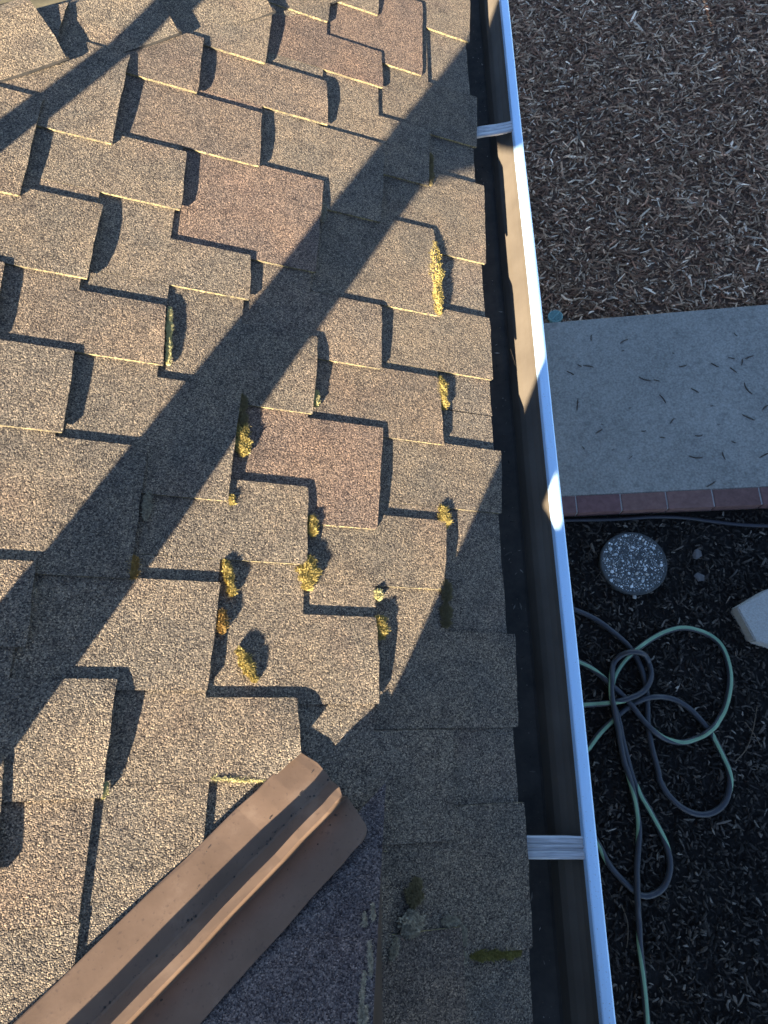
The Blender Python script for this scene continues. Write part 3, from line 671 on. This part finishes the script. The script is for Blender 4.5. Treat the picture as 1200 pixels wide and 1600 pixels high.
# ---------------------------------------------------------------- moss and lichen growing in the shingle gaps
def moss(u0, v0, u1, v1, w, kind, label):
    w *= .86; L_ = math.hypot(u1-u0, v1-v0); r = random.Random(int(u0*1e4+v0*1e3))
    ctr = ((u0+u1)/2, (v0+v1)/2); d = ((u1-u0)/L_, (v1-v0)/L_); q = (-d[1], d[0])
    hgt = {'y': .006, 'o': .005, 'd': .006, 'p': .004, 'l': .002, 'g': .005}[kind]
    hgt = min(hgt, w*.45)
    if 'cushion' in label and kind == 'l': hgt = .010
    n0 = NB - (.002 if 'strip of moss' in label else .0068 if kind in 'yo' else .006)
    if 'seam' in label: w *= .6
    vs_, fs = [], []
    nl, nw_ = max(5, int(L_/.006)), 7
    ph = [r.uniform(0, 6.3) for _ in range(4)]
    def surf(a, b):                                           # a along -1..1, b across -1..1
        wid = 1 + .25*math.sin(a*5+ph[0]) + .2*math.sin(a*11+ph[1]) + (.3*math.sin(a*23+ph[2]) if kind == 'l' else 0)
        env = max(0, 1-abs(a)**2.6)**.5
        x = a*L_/2; y = b*w/2*wid*env
        h = hgt*env*max(0, 1-b*b)**.5*(1+.25*math.sin(a*7+ph[2])*math.cos(b*3+ph[3]))
        return x, y, h
    def W_(x, y, h):
        if 'seam' in label:                                   # these grow on the gable shingles, just inside the rake
            gx = RAKE - .003 - abs(ctr[0]-.3195)*.9 + d[0]*x + q[0]*y; gy = ctr[1]*1.0 - .004 + .03 + d[1]*x + q[1]*y
            return Vector((gx, gy, zg(gy, h-.0015)))
        return P(ctr[0]+d[0]*x+q[0]*y, ctr[1]+d[1]*x+q[1]*y, n0+h)
    for i in range(nl+1):
        for j in range(nw_+1):
            x, y, h = surf(-1+2*i/nl, -1+2*j/nw_)
            vs_.append(W_(x+r.uniform(-.0008, .0008), y+r.uniform(-.0008, .0008), h+r.uniform(-.0006, .0008)))
    for i in range(nl):
        for j in range(nw_):
            a = i*(nw_+1)+j; fs.append((a, a+1, a+nw_+2, a+nw_+1))
    nt_ = int(min(1500, max(90, L_*w*(5e6 if kind == 'l' else 1.4e6))))                  # short leafy tufts all over the cushion
    tl = {'y': .0042, 'o': .005, 'd': .0042, 'p': .003, 'l': .003, 'g': .0035}[kind]
    for _ in range(nt_):
        a = r.uniform(-1, 1); b = r.uniform(-1, 1); x, y, h = surf(a, b)
        lx, ly = r.gauss(0, .5), r.gauss(0, .5)+b*.6; s = tl*r.uniform(.5, 1.2); k = .0011*r.uniform(.7, 1.5)
        an = r.uniform(0, 3.14); ca, sa = math.cos(an)*k, math.sin(an)*k
        i0 = len(vs_)
        vs_ += [W_(x-ca, y-sa, h-.0005), W_(x+ca, y+sa, h-.0005), W_(x-sa*.8, y+ca*.8, h-.0005), W_(x+lx*s, y+ly*s, h+s)]
        fs += [(i0, i0+1, i0+3), (i0+1, i0+2, i0+3), (i0+2, i0, i0+3)]
    base = W_(0, 0, 0)
    o = from_py('moss_clump' if kind in 'yodpg' else 'lichen_patch', [p_-base for p_ in vs_], fs, M['moss_'+kind])
    o.location = base
    tag(o, label, 'moss' if kind in 'yodpg' else 'lichen', 'moss and lichen on the shingles')
for m_ in MOSS: moss(*m_)

# ---------------------------------------------------------------- things on the ground
def catmull(pts, n=10):
    out_ = []
    p = [pts[0]] + list(pts) + [pts[-1]]
    for i in range(1, len(p)-2):
        a, b, c_, d = [np.array(x) for x in p[i-1:i+3]]
        for j in range(n):
            t = j/n
            out_.append(.5*((2*b)+(-a+c_)*t+(2*a-5*b+4*c_-d)*t*t+(-a+3*b-3*c_+d)*t**3))
    out_.append(np.array(pts[-1])); return out_
def tube(name, pts, r, mats, seg=14, stripe=None):
    """pts: (x, y, z); stripe: 0 hidden .. 1 on top, for every point"""
    vs_, fs, mi = [], [], []
    n = len(pts)
    for i, p_ in enumerate(pts):
        a, b = np.array(pts[max(0, i-1)]), np.array(pts[min(n-1, i+1)])
        t = (b-a)[:3]; t = t/ (np.linalg.norm(t)+1e-9)
        side = np.cross(t, (0, 0, 1)); side /= (np.linalg.norm(side)+1e-9); up = np.cross(side, t)
        off = 0 if stripe is None else (1-stripe[i])*math.pi*.95
        for k in range(seg):
            an = 2*math.pi*k/seg + off
            vs_.append(np.array(p_[:3]) + r*(math.sin(an)*side + math.cos(an)*up))
    for i in range(n-1):
        for k in range(seg):
            j = (k+1) % seg; fs.append((i*seg+k, i*seg+j, (i+1)*seg+j, (i+1)*seg+k))
            mi.append(1 if stripe is not None and (k < 1 or k >= seg-2) else 0)
    o = from_py(name, vs_, fs, mats, None, True); o.data.polygons.foreach_set('material_index', mi)
    return o
hp = catmull([(x, y, 0, g) for x, y, g in HOSE], 8)
HR = .0122
acc = []
for i, p_ in enumerate(hp):                                   # later strands ride over earlier ones
    z = .006 + HR
    for q in acc[:-30]:
        dd = math.hypot(q[0]-p_[0], q[1]-p_[1])
        if dd < .05: z = max(z, q[2] + 2*HR*.92*math.exp(-(dd/.028)**2) if dd < .05 else 0)
    acc.append([p_[0], p_[1], z, p_[3]])
zs = [a[2] for a in acc]
zs = [max(zs[max(0, i-3):i+4])*.5 + sum(zs[max(0, i-6):i+7])/len(zs[max(0, i-6):i+7])*.5 for i in range(len(zs))]
pts = [(a[0], a[1], z) for a, z in zip(acc, zs)]
o = tube('garden_hose', pts, HR, [M['hose'], M['hose_green']], 16, [min(1, max(0, a[3])) for a in acc])
tag(o, 'dark garden hose with pale green stripe lying in loops on black mulch', 'hose')
tp = catmull([(x, y, 0) for x, y in TUBE], 8)
o = tube('irrigation_tube', [(p_[0], p_[1], .014) for p_ in tp], .0088, [M['tube']], 12)
tag(o, 'thin black irrigation tube lying along the brick edge of the path', 'tube')

# round exposed-aggregate stepping stone
SC = Vector((.8245, .6365, 0))
st = tag(empty('stepping_stone', SC), 'round grey stepping stone of exposed pebbles set in black mulch', 'stepping stone')
RS = .153
pr = [(0.001, -.02), (RS-.004, -.02), (RS, -.016), (RS, .024), (RS-.002, .029), (RS-.006, .031), (RS-.010, .029), (.06, .0285), (.001, .0285)]
vs_, fs = [], []
for r_, z_ in pr:
    for i in range(64): vs_.append((r_*math.cos(2*math.pi*i/64), r_*math.sin(2*math.pi*i/64), z_))
for a in range(len(pr)-1):
    for i in range(64): fs.append((a*64+i, a*64+(i+1) % 64, (a+1)*64+(i+1) % 64, (a+1)*64+i))
from_py('cement_disc', vs_, fs, M['aggregate'], st, True)
def pebble_part():
    n = 700; vs_, fs, cs = [], [], []
    r = random.Random(3); pl = []
    oct_ = [(1, 0, 0), (.7, .7, 0), (0, 1, 0), (-.7, .7, 0), (-1, 0, 0), (-.7, -.7, 0), (0, -1, 0), (.7, -.7, 0)]
    tries = 0
    while len(pl) < n and tries < 40000:
        tries += 1
        a, q = r.uniform(0, 6.283), (RS-.012)*math.sqrt(r.random()); s = min(.0105, .0025+r.expovariate(1/.0026))
        x, y = q*math.cos(a), q*math.sin(a)
        if all((x-b[0])**2+(y-b[1])**2 > (.78*(s+b[2]))**2 for b in pl): pl.append((x, y, s))
    for x, y, s in pl:
        an = r.uniform(0, 3.14); e = r.uniform(.6, 1); ca, sa = math.cos(an), math.sin(an); i0 = len(vs_)
        for f, z in ((1, 0), (.72, .6), (.3, .85)):
            for ox, oy, _ in oct_:
                px_, py_ = ox*s*f*r.uniform(.85, 1.15), oy*s*f*e
                vs_.append((x+px_*ca-py_*sa, y+px_*sa+py_*ca, .0278+z*s*.55))
        c = r.choice([(.6, .63, .62), (.72, .74, .72), (.5, .54, .54), (.2, .22, .22), (.12, .13, .13), (.45, .43, .38), (.07, .075, .08), (.26, .28, .28)])
        cs += [(*c, 1)]*24
        for L2 in range(2):
            for i in range(8):
                j = (i+1) % 8; fs.append((i0+L2*8+i, i0+L2*8+j, i0+L2*8+8+j, i0+L2*8+8+i))
        fs.append(tuple(i0+16+i for i in range(8)))
    o = from_py('pebbles', vs_, fs, M['pebbles'], st, True)
    ca_ = o.data.color_attributes.new('Col', 'FLOAT_COLOR', 'POINT'); ca_.data.foreach_set('color', np.array(cs, np.float32).ravel())
    o['kind'] = 'stuff'
pebble_part()

# cast concrete paver at the right edge of the view
pv = [(1.225, .4076), (1.2726, .2592), (1.395, .214), (1.53, .25), (1.58, .40), (1.50, .51), (1.3685, .486)]
bm = bmesh.new()
f = bm.faces.new([bm.verts.new((x-1.4, y-.36, -.01)) for x, y in pv]); ex = bmesh.ops.extrude_face_region(bm, geom=[f])
bmesh.ops.translate(bm, vec=(0, 0, .088), verts=[g for g in ex['geom'] if isinstance(g, bmesh.types.BMVert)])
bmesh.ops.bevel(bm, geom=[e for e in bm.edges if e.calc_length() > .01 and max(v.co.z for v in e.verts) > .05], offset=.005, segments=2, affect='EDGES')
o = from_bm('concrete_paver', bm, M['paver']); o.location = (1.4, .36, 0)
tag(o, 'pale grey angular concrete paver lying on black mulch beside the hose', 'paver')

# drain cap by the corner of the path
dr = tag(empty('drain_cap', (.594, 2.055, .0)), 'small round faded green drain cap beside the far edge of the path', 'drain cap')
DR = .041
pr = [(.001, 0), (DR, 0), (DR, .012), (DR-.003, .016), (DR-.008, .016), (DR-.009, .010), (.001, .010)]
vs_, fs = [], []
for r_, z_ in pr:
    for i in range(36): vs_.append((r_*math.cos(2*math.pi*i/36), r_*math.sin(2*math.pi*i/36), z_+.022))
for a in range(len(pr)-1):
    for i in range(36): fs.append((a*36+i, a*36+(i+1) % 36, (a+1)*36+(i+1) % 36, (a+1)*36+i))
from_py('rim', vs_, fs, M['teal'], dr, True)
for i in range(-4, 5):
    hl = math.sqrt(max(0, (DR-.009)**2-(i*.0068)**2))
    bm = bmesh.new(); box_bm(bm, (i*.0068-.0021, -hl, .031), (i*.0068+.0021, hl, .0375)); o = from_bm('grate_bar', bm, M['teal'], dr); o.rotation_euler.z = .8
bm = bmesh.new(); box_bm(bm, (-(DR-.009), -.003, .0365), (DR-.009, .003, .0392)); o = from_bm('cross_bar', bm, M['teal'], dr); o.rotation_euler.z = .8
bm = bmesh.new(); bmesh.ops.create_circle(bm, cap_ends=True, segments=30, radius=DR-.008); bmesh.ops.translate(bm, vec=(0, 0, .0325), verts=bm.verts[:]); from_bm('dark_throat', bm, M['slot'], dr)

def rock(x, y, s, name, label, mat, flat=.45):
    bm = bmesh.new(); bmesh.ops.create_icosphere(bm, subdivisions=2, radius=s); r = random.Random(int(x*999))
    for v in bm.verts:
        k = r.uniform(.82, 1.15); v.co = Vector((v.co.x*k, v.co.y*k*.8, v.co.z*flat*k))
    o = from_bm(name, bm, mat); o.location = (x, y, .012); o.rotation_euler.z = r.uniform(0, 3)
    tag(o, label, 'stone')
rock(1.1229, .6722, .026, 'rock', 'small grey stone on black mulch, nearer the brick edge of two', M['rock'])
rock(1.116, .5611, .024, 'rock', 'small grey flat stone on black mulch, farther from the brick edge', M['rock'], .3)
rock(.8114, .4784, .013, 'rock', 'tiny pale stone at the rim of the round stepping stone', M['paver'], .5)
for pts_, lab in (([(1.1263, -.2361), (1.1815, -.1853), (1.2217, -.1086), (1.2547, -.0176)], 'thin dry twig curving across black mulch right of the hose loops'),
                  ([(.5932, -.7797), (.6084, -.8346), (.6037, -.8893), (.594, -.9263)], 'thin curved twig on black mulch beside the gutter at the bottom'),
                  ([(1.1941, -.0777), (1.2192, -.1215), (1.24, -.1723)], 'short thin twig crossing a longer twig on black mulch')):
    o = tube('twig', [(*p_[:2], .012) for p_ in catmull([(x, y, 0) for x, y in pts_], 6)], .0019, [M['twig']], 6); tag(o, lab, 'twig')

# bark chips scattered on the concrete
for i, (x, y, L_, an) in enumerate(CHIPS):
    r = random.Random(i); n = 6; vs_, fs = [], []
    bd = r.uniform(-.25, .25)
    for a in range(n+1):
        t = a/n-.5; w = min(.0075, L_*.16)*(1-abs(2*t)**3*.75)*r.uniform(.8, 1.2)*.5; yb = bd*L_*(4*t*t-.3)*.5
        vs_ += [(t*L_, yb-w, 0), (t*L_, yb-w*.3, .0035), (t*L_, yb+w*.6, .0032), (t*L_, yb+w, 0)]
    for a in range(n):
        for j in range(3): fs.append((a*4+j, a*4+j+1, (a+1)*4+j+1, (a+1)*4+j))
    fs += [(0, 1, 2, 3), tuple(n*4+j for j in (3, 2, 1, 0))]
    o = from_py('bark_chip', vs_, fs, M['chip']); o.location = (x, y, .0605); o.rotation_euler.z = R(an)
    tag(o, 'dark bark chip scattered on the grey concrete path', 'bark chip', 'dark bark chips on the concrete path')
